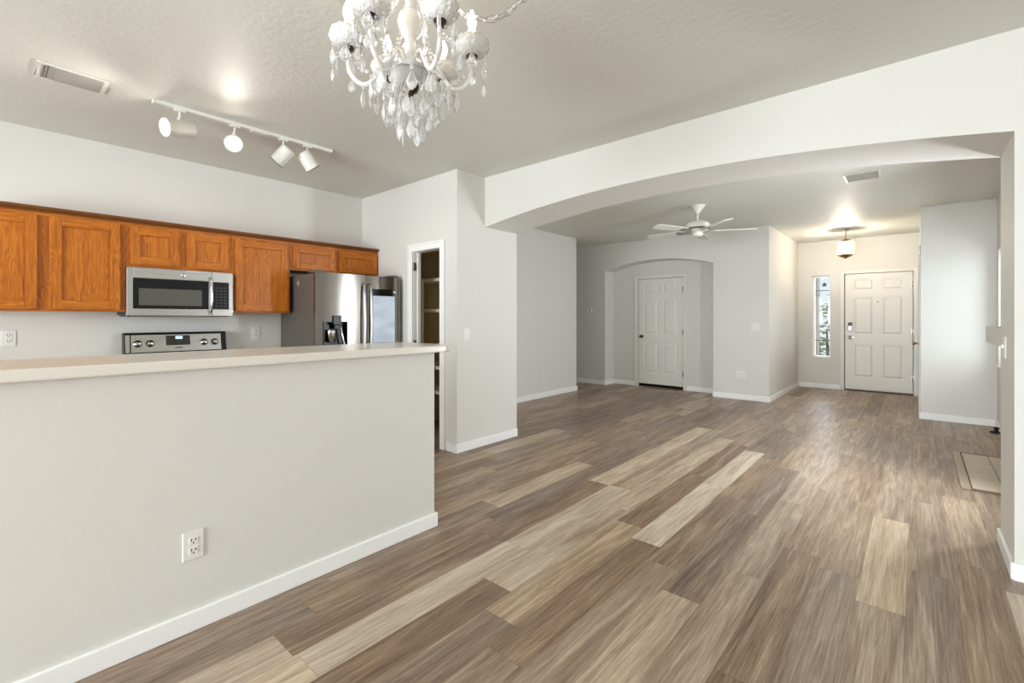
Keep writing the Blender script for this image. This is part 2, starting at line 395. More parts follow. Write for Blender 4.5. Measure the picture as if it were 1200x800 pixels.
# behind and beside the camera: dining area with its glass door and windows
PDX0, PDX1 = -3.15, .15; KWX0, KWX1 = -4.3, -2.9
w = MB().box(KX, PDX0, YB - T, YB, 0, ZC).box(PDX1, XR + T, YB - T, YB, 0, ZC).box(PDX0, PDX1, YB - T, YB, 2.1, ZC)
struct('wall_dining_back', w, M['wall'], 'dining area wall behind the viewer with patio door opening', 'wall')
KY = -2.3  # added wall out of view, keeps patio light off cabinets and backsplash
w = MB().box(KX, KWX0, KY - T, KY, 0, ZC).box(KWX1, -2.72, KY - T, KY, 0, ZC).box(KWX0, KWX1, KY - T, KY, 0, 1.08).box(KWX0, KWX1, KY - T, KY, 2.1, ZC)
struct('wall_light_block', w, M['wall'], 'unseen wall added left of the viewer to shade the cabinets, with window opening', 'wall')
w = MB().box(XR, XR + T, YB, -.7, 0, ZC).box(XR, XR + T, 1.5, BY1, 0, ZC).box(XR, XR + T, -.7, 1.5, 0, .6).box(XR, XR + T, -.7, 1.5, 2.1, ZC)
struct('wall_dining_right', w, M['wall'], 'dining area wall right of the viewer with window opening', 'wall')
# half wall of the breakfast bar
HX0, HX1, HY = -2.34, -2.215, 1.815
struct('wall_half', MB().box(HX0, HX1, -1.6, HY, 0, 1.058), M['wall'], 'white half wall carrying the breakfast bar countertop', 'wall', .006)

# ------------------------------------------------------------------ baseboards and casings
BH, BT = .082, .015
def board(name, segs, label):
    m = MB()
    for (x0, x1, y0, y1) in segs: m.box(x0, x1, y0, y1, 0.0, BH)
    struct(name, m, M['trim'], label, 'baseboard', .005)
board('baseboard_half_wall', [(HX1, HX1 + BT, -1.6, HY + BT), (HX0, HX1, HY, HY + BT)], 'white baseboard along the foot of the breakfast bar half wall')
board('baseboard_pantry', [(PX, PX + BT, PYW - BT, BY1), (-3.385, PX, PYW - BT, PYW)], 'white baseboard around the pantry wall corner')
board('baseboard_living_left', [(WLX, WLX + BT, BY1, 6.87 + BT), (XL, WLX, 6.87, 6.87 + BT)], 'white baseboard on the living room left wall')
board('baseboard_living_far', [(XL, NX0, FY - BT, FY), (NX1, FLX + BT, FY - BT, FY), (NX0, NX0 + BT, FY, NY), (NX1 - BT, NX1, FY, NY), (NX0 + BT, NDX0 - .06, NY - BT, NY), (NDX1 + .06, NX1 - BT, NY - BT, NY)], 'white baseboard on the far wall and inside the door niche')
board('baseboard_foyer', [(FLX, FLX + BT, FY, DY), (FLX + BT, FDX0 - .06, DY - BT, DY)], 'white baseboard around the foyer left of the front door')
board('baseboard_foyer_right', [(FRX - BT, RX, FY - BT, FY), (FRX - BT, FRX, FY, 8.10)], 'white baseboard on the wall right of the entry')
board('baseboard_living_right', [(RX - BT, RX, BY1, 4.78), (RX - BT, RX, 6.05, FY - BT)], 'white baseboard under the living room window wall')
board('baseboard_column', [(CX - BT, CX, BY0 - BT, BY1), (CX, XR, BY0 - BT, BY0)], 'white baseboard wrapping the right arch column')

def casing(name, x0, x1, z1, y, label, wd=.055, th=.016, side=-1):
    ya, yb = (y - th, y) if side < 0 else (y, y + th)
    m = MB().box(x0 - wd, x0, ya, yb, 0, z1 + wd).box(x1, x1 + wd, ya, yb, 0, z1 + wd).box(x0, x1, ya, yb, z1, z1 + wd)
    m.box(x0 - wd, x0 - wd + .018, ya - .006, ya, 0, z1 + wd).box(x1 + wd - .018, x1 + wd, ya - .006, ya, 0, z1 + wd).box(x0 - wd + .018, x1 + wd - .018, ya - .006, ya, z1 + wd - .018, z1 + wd)
    return m
m = casing('', DX0 + .012, DX1 - .012, DZ - .012, PYW, '', .07)
m.box(DX0, DX0 + .015, PYW, PYW + .10, 0, DZ).box(DX1 - .015, DX1, PYW, PYW + .10, 0, DZ).box(DX0, DX1, PYW, PYW + .10, DZ - .015, DZ)
m.box(DX0 + .015, DX0 + .026, PYW + .05, PYW + .085, 0, DZ - .015)
pc = struct('trim_1', m, M['trim'], 'white casing around the open pantry doorway', 'door casing', .003)
for z in (.25, 1.0, 1.80):
    h = MB().box(DX0 + .0145, DX0 + .018, PYW + .004, PYW + .036, z - .04, z + .04)
    h.lathe([(.006, z - .042), (.006, z + .042)], 8, Matrix.Translation((DX0 + .02, PYW + .002, 0)))
    h.build('hinge', M['nickel'], pc)
m = casing('', NDX0, NDX1, NDZ, NY, '')
struct('trim_2', m, M['door'], 'white casing around the six panel niche door', 'door casing', .003)
m = casing('', FDX0, FDX1, FDZ, DY, '')
struct('trim_3', m, M['door'], 'white casing around the front door', 'door casing', .003)

# ------------------------------------------------------------------ six panel doors
def panel_door(name, x0, x1, y, z0, z1, label, m_):
    """front face at y (towards -y)"""
    d = MB(); wd, h = x1 - x0, z1 - z0
    d.box(x0, x1, y + .012, y + .040, z0, z1)
    sw = .125 * wd; cm = .11 * wd
    rows = [(.0, .105), (.395, .475), (.80, .855), (.955, 1.0)]          # rails as fractions of the height
    for a, b in ((0, sw), (wd - sw, wd), (wd / 2 - cm / 2, wd / 2 + cm / 2)): d.box(x0 + a, x0 + b, y, y + .012, z0, z1)
    for c0, c1 in ((sw, wd / 2 - cm / 2), (wd / 2 + cm / 2, wd - sw)):
        for a, b in rows: d.box(x0 + c0, x0 + c1, y, y + .012, z0 + a * h, z0 + b * h)
        for (r0, r1) in zip(rows[:-1], rows[1:]):
            pa, pb, qa, qb = x0 + c0, x0 + c1, z0 + r0[1] * h, z0 + r1[0] * h
            i1, i2 = .022, .045
            R0 = [(pa + i1, y + .0125, qa + i1), (pb - i1, y + .0125, qa + i1), (pb - i1, y + .0125, qb - i1), (pa + i1, y + .0125, qb - i1)]
            R1 = [(pa + i2, y + .003, qa + i2), (pb - i2, y + .003, qa + i2), (pb - i2, y + .003, qb - i2), (pa + i2, y + .003, qb - i2)]
            d.add(R0 + R1, [(0, 1, 5, 4), (1, 2, 6, 5), (2, 3, 7, 6), (3, 0, 4, 7), (4, 5, 6, 7)])
    return tag(d.build(name, m_), label, 'door', None, 'structure')
def hinges(par, x, y, zs, m_):
    for z in zs:
        h = MB().box(x - .012, x + .012, y - .003, y + .002, z - .045, z + .045)
        h.lathe([(.007, z - .05), (.007, z + .05)], 8, Matrix.Translation((x, y - .007, 0)))
        h.build('hinge', m_, par)
def yknob(par, x, y, z, m_, name='knob', r=.027):
    mt = Matrix.Translation((x, y, z)) @ Matrix.Rotation(PI / 2, 4, 'X')
    MB().lathe([(.0, .0), (r + .005, .0), (r + .003, .008), (.010, .012), (.010, .030), (r * .8, .036), (r, .048), (r * .8, .062), (.0, .066)], 16, mt).build(name, m_, par)
d1 = panel_door('door_1', NDX0 + .012, NDX1 - .012, NY + .015, .055, NDZ - .006, 'white six panel inner door inside the arched niche', M['door'])
MB().box(NDX0 + .001, NDX1 - .001, NY + .05, NY + .099, .0005, .06).build('threshold_gap_strip', M['black'], d1)  # black strip paints the dark gap under the door
yknob(d1, NDX0 + .075, NY + .015, .93, M['bronze']); hinges(d1, NDX1 - .012, NY + .012, (.28, 1.02, 1.78), M['bronze'])
d2 = panel_door('door_2', FDX0 + .012, FDX1 - .012, DY + .02, .025, FDZ - .006, 'white six panel front entry door with keypad lock', M['door'])
hinges(d2, FDX1 - .012, DY + .017, (.28, 1.05, 1.83), M['nickel'])
yknob(d2, FDX0 + .085, DY + .02, .93, M['nickel'])
MB().box(FDX0 + .092, FDX0 + .15, DY - .035, DY - .025, .925, .942).box(FDX0 + .08, FDX0 + .095, DY - .035, DY + .0, .92, .945).build('lever', M['nickel'], d2, .003)
lk = MB().box(FDX0 + .055, FDX0 + .115, DY - .01, DY + .022, 1.05, 1.20).build('keypad_lock', M['nickel'], d2, .008)
MB().box(FDX0 + .060, FDX0 + .110, DY - .013, DY - .009, 1.13, 1.195).build('keypad', M['black'], lk, .002)
MB().lathe([(0, 0), (.012, 0), (.012, .006), (.006, .008), (0, .008)], 12, Matrix.Translation(((FDX0 + FDX1) / 2, DY + .020, 1.55)) @ Matrix.Rotation(PI / 2, 4, 'X')).build('peephole', M['brass'], d2)
MB().lathe([(0, 0), (.013, 0), (.013, .004), (0, .005)], 12, Matrix.Translation((FDX0 + .085, DY + .020, .73)) @ Matrix.Rotation(PI / 2, 4, 'X')).build('cover_disc', M['white'], d2)
MB().box(FDX0, FDX1, DY - .005, DY + .115, .0005, .018).build('threshold_gap_strip', M['bronze'], d2, .003)
# closet door on the foyer's right wall, seen edge-on
w = MB()
CY0, CY1 = 8.18, 8.92
w.box(FRX - .006, FRX, CY0, CY1, .02, 2.0)
for (ya, yb) in ((CY0, CY0 + .1), (CY1 - .1, CY1), (8.51, 8.59)): w.box(FRX - .014, FRX - .006, ya, yb, .02, 2.0)
for (za, zb) in ((.02, .22), (.80, .95), (1.60, 1.70), (1.90, 2.0)): w.box(FRX - .014, FRX - .006, CY0 + .1, 8.51, za, zb).box(FRX - .014, FRX - .006, 8.59, CY1 - .1, za, zb)
d3 = tag(w.build('door_3', M['door']), 'white closet door in the foyer right wall with brass knob', 'door', None, 'structure')
MB().lathe([(0, 0), (.03, 0), (.028, .008), (.010, .012), (.010, .035), (.022, .042), (.027, .055), (.02, .066), (0, .07)], 16, Matrix.Translation((FRX - .012, 8.25, .93)) @ Matrix.Rotation(-PI / 2, 4, 'Y')).build('knob', M['brass'], d3)
m = MB().box(FRX - .018, FRX, CY0 - .06, CY0, 0, 2.06).box(FRX - .018, FRX, CY1, CY1 + .06, 0, 2.06).box(FRX - .018, FRX, CY0, CY1, 2.0, 2.06)
struct('trim_4', m, M['door'], 'white casing around the foyer closet door', 'door casing', .003)

# ------------------------------------------------------------------ windows
m = MB(); fw = .03
m.box(SX0, SX0 + fw, DY + .08, DY + .13, SZ0, SZ1).box(SX1 - fw * .6, SX1, DY + .08, DY + .13, SZ0, SZ1).box(SX0 + fw, SX1 - fw * .6, DY + .08, DY + .13, SZ0, SZ0 + fw).box(SX0 + fw, SX1 - fw * .6, DY + .08, DY + .13, SZ1 - fw, SZ1)
w1 = tag(m.build('window_1', M['trim'], bevel=.003), 'narrow sidelight window beside the front door', 'window', None, 'structure')
MB().box(SX0 + fw, SX1 - fw * .6, DY + .103, DY + .107, SZ0 + fw, SZ1 - fw).build('window_pane', M['pane'], w1)
m = MB(); wx0, wx1 = RX + .07, RX + .12; ym = (WY0 + WY1) / 2
m.box(wx0, wx1, WY0, WY0 + .04, WZ0, WZ1).box(wx0, wx1, WY1 - .04, WY1, WZ0, WZ1).box(wx0, wx1, WY0 + .04, WY1 - .04, WZ0, WZ0 + .04).box(wx0, wx1, WY0 + .04, WY1 - .04, WZ1 - .04, WZ1).box(wx0, wx1, ym - .02, ym + .02, WZ0 + .04, WZ1 - .04)
w2 = tag(m.build('window_2', M['trim'], bevel=.003), 'bright living room window on the right wall behind the mantel', 'window', None, 'structure')
MB().box(wx0 + .022, wx0 + .026, WY0 + .04, ym - .02, WZ0 + .04, WZ1 - .04).build('window_pane', M['pane'], w2)
MB().box(wx0 + .022, wx0 + .026, ym + .02, WY1 - .04, WZ0 + .04, WZ1 - .04).build('window_pane', M['pane'], w2)
MB().box(RX - .015, RX + .07, WY0 - .02, WY1 + .02, WZ0 - .02, WZ0).build('window_sill', M['trim'], w2, .004)

m = MB(); na, nb = 4.22, 4.66  # added window, unseen, lets extra light into the living room
m.box(wx0, wx1, na, na + .04, WZ0, WZ1).box(wx0, wx1, nb - .04, nb, WZ0, WZ1).box(wx0, wx1, na + .04, nb - .04, WZ0, WZ0 + .04).box(wx0, wx1, na + .04, nb - .04, WZ1 - .04, WZ1)
w3 = tag(m.build('window_added', M['trim'], bevel=.003), 'slim window added out of view by the fireplace to light the living room', 'window', None, 'structure')
MB().box(wx0 + .022, wx0 + .026, na + .04, nb - .04, WZ0 + .04, WZ1 - .04).build('window_pane', M['pane'], w3)

# ------------------------------------------------------------------ breakfast bar countertop
m = MB()
m.prism([(-2.72, -1.6), (-2.165, -1.6), (-2.165, 1.86), (-2.18, 1.905), (-2.215, 1.925), (-2.67, 1.925), (-2.705, 1.905), (-2.72, 1.86)], 'z', 1.060, 1.102)
tag(m.build('bar_countertop', M['counter'], bevel=.008, seg=3), 'long white laminate countertop on the breakfast bar half wall', 'countertop')

# ------------------------------------------------------------------ kitchen wall cabinets
FX = -4.572
def cab_door(par, y0, y1, z0, z1, fw=.062):
    d = MB(); x0, x1 = FX + .001, FX + .024
    d.box(x0, x1, y0, y0 + fw, z0, z1, 0).box(x0, x1, y1 - fw, y1, z0, z1, 0)
    d.box(x0, x1, y0 + fw, y1 - fw, z0, z0 + fw, 1).box(x0, x1, y0 + fw, y1 - fw, z1 - fw, z1, 1)
    o = d.build('door', [M['oak_v'], M['oak_h']], par, .0035)
    p = MB(); a = fw
    p.box(x0, x1 - .014, y0 + a, y1 - a, z0 + a, z1 - a)
    p.build('door_panel', M['oak_v'], o)
    return o
def wall_cab(y0, y1, z0, doors, label, zt=2.0, left_open=False):
    r = thing('wall_cabinet', label, 'cabinet', (0, 0, 0), group='oak wall cabinets above the stove counter')
    MB().box(KX, FX - .018, y0 + .001, y1 - .001, z0, zt).build('body', M['oak_v'], r)
    f = MB(); x0, x1 = FX - .018, FX
    ys = [y0 + .001] + [e for d in doors for e in d[:2]] + [y1 - .001]
    f.box(x0, x1, y0 + .001, y1 - .001, z0, doors[0][2] + .012, 1); f.box(x0, x1, y0 + .001, y1 - .001, doors[0][3] - .012, zt, 1)
    for a, b in zip(ys[0::2], ys[1::2]):
        f.box(x0, x1, a - (0.0 if a == ys[0] else .012), b + (0.0 if b == ys[-1] else .012), doors[0][2] + .012, doors[0][3] - .012, 0)
    f.build('face_frame', [M['oak_v'], M['oak_h']], r)
    for d in doors: cab_door(r, *d)
    return r
wall_cab(-.19, .720, 1.318, [(-.135, .247, 1.332, 1.978), (.305, .687, 1.332, 1.978)], 'tall honey oak double door wall cabinet left of the microwave')
wall_cab(.720, 1.450, 1.664, [(.747, 1.062, 1.685, 1.978), (1.112, 1.424, 1.685, 1.978)], 'short honey oak double door wall cabinet directly above the microwave')
wall_cab(1.450, 1.958, 1.318, [(1.475, 1.935, 1.332, 1.970)], 'tall honey oak single door wall cabinet between microwave and refrigerator')
wall_cab(1.958, 2.928, 1.735, [(1.985, 2.415, 1.752, 1.970), (2.466, 2.905, 1.752, 1.970)], 'short honey oak double door wall cabinet above the refrigerator')
cm = MB()
prof = [(FX - .02, 2.0), (FX + .006, 2.0), (FX + .010, 2.010), (FX + .028, 2.022), (FX + .034, 2.038), (FX - .02, 2.038)]
cm.prism(prof, 'y', -.19, 2.929)
tag(cm.build('crown_molding', M['oak_dark']), 'dark oak crown strip along the top of the wall cabinets', 'moulding')

# lower run, hidden behind the bar: base cabinets and their worktop
def base_cab(y0, y1, label):
    r = thing('base_cabinet', label, 'cabinet', (0, 0, 0), group='oak base cabinets along the stove wall')
    MB().box(KX, -4.32, y0 + .001, y1 - .001, .10, .875).box(KX, -4.38, y0 + .001, y1 - .001, .0, .10).build('body', M['oak_v'], r)
    d = MB(); x0, x1 = -4.319, -4.30
    d.box(x0, x1, y0 + .03, y0 + .09, .13, .69).box(x0, x1, y1 - .09, y1 - .03, .13, .69).box(x0, x1, y0 + .09, y1 - .09, .13, .19).box(x0, x1, y0 + .09, y1 - .09, .63, .69).box(x0, x1 - .01, y0 + .09, y1 - .09, .19, .63)
    d.build('door', M['oak_v'], r, .003)
    MB().box(x0, x1, y0 + .03, y1 - .03, .71, .85).build('drawer', M['oak_h'], r, .003)
base_cab(1.500, 1.955, 'honey oak base cabinet between stove and refrigerator')
tag(MB().box(KX, -4.28, 1.490, 1.965, .876, .914).build('worktop', M['counter'], bevel=.005), 'short white worktop between stove and refrigerator', 'worktop')
base_cab(.25, .735, 'honey oak base cabinet just left of the stove')
tag(MB().box(KX, -4.28, -.6, .737, .876, .914).build('worktop', M['counter'], bevel=.005), 'long white worktop left of the stove', 'worktop')
base_cab(-.24, .25, 'honey oak base cabinet second left of the stove')

# ------------------------------------------------------------------ microwave
mw = thing('microwave', 'stainless over-the-range microwave hung under the short cabinet', 'microwave', (KX, 1.08, 1.280))
X = .335       # body depth, local x from wall ; local y from centre ; local z from bottom
MB().box(0, X, -.362, .362, .012, .380).build('body', M['black'], mw, .003)
MB().box(.02, X - .02, -.35, .35, .0, .012).build('vent_grille', M['black'], mw)
d = MB(); a, b = X, X + .05; y0, y1, ys = -.362, .362, .205
gy0, gy1, gz0, gz1 = -.324, .180, .062, .296
d.box(a, b, y0, gy0, .005, .378).box(a, b, gy1, ys - .002, .005, .378).box(a, b, gy0, gy1, .005, gz0).box(a, b, gy0, gy1, gz1, .378)
dr = d.build('door', M['steel'], mw, .004)
g = MB(); wy0, wy1, wz0, wz1 = -.288, .130, .088, .220
g.box(a, b - .004, gy0, gy1, gz0, gz1)
gl = g.build('door_glass', M['black'], dr)
MB().box(b - .0038, b - .0025, wy0, wy1, wz0, wz1).build('window', simple('mesh_window', (84, 82, 74), .35), dr)
hd = MB().tube([(b, .192, .035), (b + .028, .192, .05), (b + .036, .192, .11), (b + .038, .192, .18), (b + .036, .192, .25), (b + .028, .192, .31), (b, .192, .325)], .011, 10)
hd.build('handle', M['chrome'], dr)
c = MB().box(a, b, ys, y1, .005, gz0).box(a, b, ys, y1, gz1, .378).box(a, b, ys, ys + .008, gz0, gz1).box(a, b, y1 - .03, y1, gz0, gz1)
cp = c.build('control_frame', M['steel'], mw, .003)
MB().box(a, b - .003, ys + .008, y1 - .03, gz0, gz1).build('keypad', M['black'], cp)
kb = MB()
for i in range(7):
    for j in range(3): kb.box(b - .003, b - .0015, ys + .026 + j * .032, ys + .046 + j * .032, gz0 + .022 + i * .026, gz0 + .034 + i * .026)
kb.build('button_marks', simple('grey_print', (58, 58, 58), .5), cp)
MB().lathe([(0, 0), (.018, 0), (.018, .003), (.014, .0045), (0, .0045)], 20, Matrix.Translation((b, .0, .338)) @ Matrix.Rotation(PI / 2, 4, 'Y')).build('round_badge', M['chrome'], dr)

# ------------------------------------------------------------------ range
rg = thing('range', 'stainless electric range with black trimmed control backguard', 'stove', (KX, 1.113, 0))
MB().box(.004, .62, -.366, .366, .02, .900).build('body', M['steel_dark'], rg, .003)
MB().box(.05, .63, -.368, .368, .900, .918).build('cooktop', M['black'], rg, .003)
od = MB().box(.62, .66, -.35, .35, .20, .80).build('oven_door', M['steel'], rg, .004)
MB().tube([(.66, -.30, .74), (.70, -.30, .74), (.70, .30, .74), (.66, .30, .74)], .011, 8).build('handle', M['chrome'], od)
MB().box(.659, .662, -.24, .24, .32, .62).build('window', M['black'], od)
MB().box(.62, .65, -.35, .35, .03, .185).build('drawer', M['steel'], rg, .004)
bgm = MB()
sec = [(.004, .919), (.115, .919), (.115, .958), (.086, 1.138), (.078, 1.146), (.004, 1.146)]
bgm.prism(sec, 'y', -.366, .366)
bg = bgm.build('backguard', M['black'], rg, .003)
nx, nz = .18, .029; ln = math.hypot(nx, nz); nx, nz = nx / ln, nz / ln       # sloping face normal
def onface(z): return .115 - (z - .958) / (1.138 - .958) * .029
def slab(y0, y1, z0, z1, h, name, m_, par, bev=.001):
    q = MB(); P = []
    for e in (0.0005, h):
        for (y, z) in ((y0, z0), (y1, z0), (y1, z1), (y0, z1)): P.append((onface(z) + nx * e, y, z + nz * e))
    q.add(P, [(0, 1, 2, 3), (7, 6, 5, 4), (0, 4, 5, 1), (1, 5, 6, 2), (2, 6, 7, 3), (3, 7, 4, 0)])
    return q.build(name, m_, par, bev)
slab(-.322, .322, .985, 1.128, .004, 'control_panel', M['steel'], bg)
slab(-.358, -.330, .985, 1.128, .004, 'end_trim', M['steel'], bg)
dp = slab(-.090, .084, 1.036, 1.118, .006, 'display', simple('display_glass', (52, 44, 36), .25), bg)
slab(-.022, .028, 1.088, 1.112, .0075, 'clock', simple('clock_digits', (90, 120, 150), .3, 0, .5, (190, 225, 255), 1.2), dp)
slab(-.026, .026, 1.012, 1.020, .0052, 'badge', M['slot'], bg)
for y in (-.280, -.198, .190, .272):
    z = 1.056; mt = Matrix.Translation((onface(z) + nx * .005, y, z)) @ Matrix.Rotation(PI / 2 - math.atan2(nz, nx), 4, 'Y')
    kn = MB().lathe([(0, 0), (.030, 0), (.029, .006), (.023, .010), (.021, .026), (.018, .029), (0, .029)], 20, mt)
    kn.box(-.004, .004, -.020, .020, .028, .034, 0, mt)
    kn.build('knob', M['chrome'], bg)
# ------------------------------------------------------------------ refrigerator
fr = thing('refrigerator', 'stainless french door refrigerator with lit touch screen', 'refrigerator', (KX, 2.44, 0))
# local: x from kitchen wall (0..0.8), y from -.447 (left) to .445
MB().box(.03, .735, -.445, .445, .03, 1.680).box(.05, .70, -.43, .43, .0, .03).build('body', M['steel_dark'], fr, .004)
dx0, dx1 = .742, .806
L0, L1, R0, R1 = -.447, .042, .050, .445
zt, zb = 1.690, .72
ry0, ry1, rz0, rz1 = -.378, -.146, .88, 1.236      # dispenser recess
def bulge(y, a, b): return dx1 - .008 + .014 * (1 - ((y - (a + b) / 2 - .17) / ((b - a) / 2)) ** 2)
def curved(mb, ya, yb, za, zb_, a, b, x0=dx0, off=0.0, n=14):
    ys = [ya + (yb - ya) * k / n for k in range(n + 1)]
    poly = [(bulge(y, a, b) + off, y) for y in ys] + [(x0 if off == 0 else bulge(y, a, b) - .001, y) for y in (reversed(ys) if off else (yb, ya))]
    mb.prism(poly, 'z', za, zb_); return mb
d = MB(); curved(d, L0, ry0, zb, zt, L0, L1); curved(d, ry1, L1, zb, zt, L0, L1); curved(d, ry0, ry1, zb, rz0, L0, L1); curved(d, ry0, ry1, rz1, zt, L0, L1)
ld = d.build('left_door', M['steel_v'], fr)
r_ = MB().box(dx0, dx0 + .012, ry0, ry1, rz0, rz1).box(dx0 + .012, dx1 - .004, ry0, ry0 + .006, rz0, rz1).box(dx0 + .012, dx1 - .004, ry1 - .006, ry1, rz0, rz1).box(dx0 + .012, dx1 - .004, ry0 + .006, ry1 - .006, rz1 - .006, rz1).box(dx0 + .012, dx1, ry0 + .006, ry1 - .006, rz0, rz0 + .012)
r_.build('dispenser_recess', M['black'], ld)
curved(MB(), -.384, -.146, 1.242, 1.362, L0, L1, off=.0025).build('dispenser_panel', M['steel_v'], ld)
MB().box(dx0 + .03, dx1 + .012, -.295, -.215, 1.205, 1.292).box(dx0 + .03, dx1 + .004, -.280, -.225, 1.165, 1.205).build('dispenser_nozzle', M['black'], ld, .004)
MB().lathe([(0, 0), (.040, 0), (.046, .09), (.046, .11), (.042, .115), (0, .115)], 18, Matrix.Translation((dx0 + .035, -.30, 1.045))).build('dispenser_cup', M['chrome'], ld)
MB().tube([(dx1 - .005, -.215, 1.20), (dx1 + .006, -.200, 1.10), (dx1 + .006, -.175, .98), (dx1, -.165, .90)], .008, 8).build('dispenser_lever', M['chrome'], ld)
rd = curved(MB(), R0, R1, zb, zt, R0, R1).build('right_door', M['steel_v'], fr)
sf = MB().box(dx1 - .012, dx1 + .0045, .108, .395, .985, 1.560).build('screen_frame', M['black'], rd, .002)
MB().box(dx1 + .0045, dx1 + .0055, .124, .380, 1.022, 1.492).build('screen', M['screen'], sf)
MB().box(dx1 - .014, dx1 + .001, .340, .388, 1.598, 1.632).build('logo_plate', M['black'], rd, .001)
MB().box(dx1 + .0045, dx1 + .006, .362, .392, 1.528, 1.546).build('sticker', M['white'], sf)
for (yy, par) in ((L1 - .030, ld), (R0 + .034, rd)):
    hb = MB().tube([(dx1, yy, 1.600), (dx1 + .030, yy, 1.585), (dx1 + .042, yy, 1.50), (dx1 + .050, yy, 1.20), (dx1 + .042, yy, .90), (dx1 + .030, yy, .82), (dx1, yy, .80)], .013, 12)
    hb.build('handle', M['steel'], par)
for (a, b) in ((.39, .70), (.05, .37)):
    q = MB().box(dx0, dx1, L0, R1, a, b).build('freezer_drawer', M['steel_v'], fr, .008, seg=3)
    MB().tube([(dx1, L0 + .1, b - .06), (dx1 + .04, L0 + .12, b - .06), (dx1 + .04, R1 - .12, b - .06), (dx1, R1 - .1, b - .06)], .012, 10).build('handle', M['steel'], q)
for y in (-.40, .40): MB().box(.62, .79, y - .035, y + .035, 1.690, 1.712).build('hinge_cap', M['steel_dark'], fr, .005)
MB().lathe([(0, 0), (.026, 0), (.026, .002), (0, .002)], 20, Matrix.Translation((.42, -.4455, 1.60)) @ Matrix.Rotation(PI / 2, 4, 'X')).build('side_sticker', simple('cream_sticker', (160, 150, 120), .5), fr)

# ------------------------------------------------------------------ pantry shelving
ps = thing('pantry_shelving', 'built-in pale wooden shelves inside the open pantry', 'shelving', (0, 0, 0))
for z in (.46, .735, .968, 1.365, 1.705):
    s_ = MB().box(KX + .014, PX - .115, 3.30, BY1 - .075, z - .018, z).build('shelf', M['shelf'], ps, .001)
    MB().box(KX + .014, PX - .115, 3.288, 3.2995, z - .030, z + .004).build('shelf_edge', M['shelf'], s_)
MB().box(-4.275, -4.205, 3.262, 3.287, 0, 1.71).build('post', M['shelf'], ps, .002)

# ------------------------------------------------------------------ electrical plates: local frame x across, y out of the wall (-y is the wall side), z up
def plate_root(name, label, cat, group=None): return thing(name, label, cat, (0, 0, 0), group=group)
def place(r, loc, face):
    r.location = loc; r.rotation_euler = (0, 0, {'-y': 0, '+x': PI / 2, '-x': -PI / 2, '+y': PI}[face]); return r
def make_outlet(label):
    r = plate_root('wall_outlet', label, 'outlet', 'duplex wall outlets')
    MB().box(-.037, .037, -.006, 0, -.058, .058).build('plate', M['white'], r, .003)
    for z in (-.020, .020):
        q = MB().box(-.016, .016, -.009, -.006, z - .014, z + .014).build('receptacle', M['white'], r, .003)
        MB().box(-.009, -.0055, -.0094, -.0089, z - .001, z + .008).box(.0055, .009, -.0094, -.0089, z - .001, z + .008).box(-.0025, .0025, -.0094, -.0089, z - .011, z - .006).build('slots', M['slot'], q)
    return r
o0 = make_outlet('white duplex outlet low on the breakfast bar half wall'); place(o0, (HX1, .562, .346), '+x')
dup(o0, (KX, .121, 1.124), PI / 2, 'white duplex outlet under the oak cabinet at the far left')
dup(o0, (KX, 1.771, 1.122), PI / 2, 'white duplex outlet above the counter between stove and refrigerator')
dup(o0, (WLX, 5.90, .337), PI / 2, 'white outlet low on the living room left wall')
dup(o0, (-2.115, FY, .384), 0, 'white outlet of the low far wall pair, nearer the arched niche')
dup(o0, (-2.045, FY, .384), 0, 'white outlet of the low far wall pair, nearer the foyer corner')
def make_switch(label, gangs=1):
    r = plate_root('light_switch', label, 'light switch'); hw = .037 + .023 * (gangs - 1)
    MB().box(-hw, hw, -.006, 0, -.058, .058).build('plate', M['white'], r, .003)
    for i in range(gangs):
        x = (i - (gangs - 1) / 2) * .046
        MB().box(x - .005, x + .005, -.017, -.006, -.004, .014).build('toggle', M['white'], r, .002)
    return r
place(make_switch('white light switch on the pantry corner wall'), (PX, 3.055, 1.11), '+x')
place(make_switch('white double light switch on the far wall right of the niche', 2), (-1.871, FY, 1.134), '-y')
place(make_switch('white light switch on the inner face of the right column'), (CX, 3.60, 1.110), '-x')
place(make_switch('white light switch on the edge of the side hall corner'), (WLX, 6.80, 1.20), '+x')
th = thing('thermostat', 'small white thermostat on the shaded wall left of the niche', 'thermostat', (-4.815, FY, 1.43))
MB().box(-.058, .058, -.024, 0, -.045, .045).build('case', M['white'], th, .006)
MB().box(.018, .040, -.0255, -.0235, -.020, .028).build('display', simple('thermostat_display', (150, 150, 140), .3), th)
sn = thing('door_chime', 'small grey chime box high on the foyer right wall', 'chime', (FRX, 7.98, 2.14))
MB().box(-.022, 0, -.035, .035, -.07, .07).build('case', M['nickel'], sn, .004)
MB().box(-.0235, -.0215, -.02, .02, -.045, .045).build('cover', M['white'], sn)

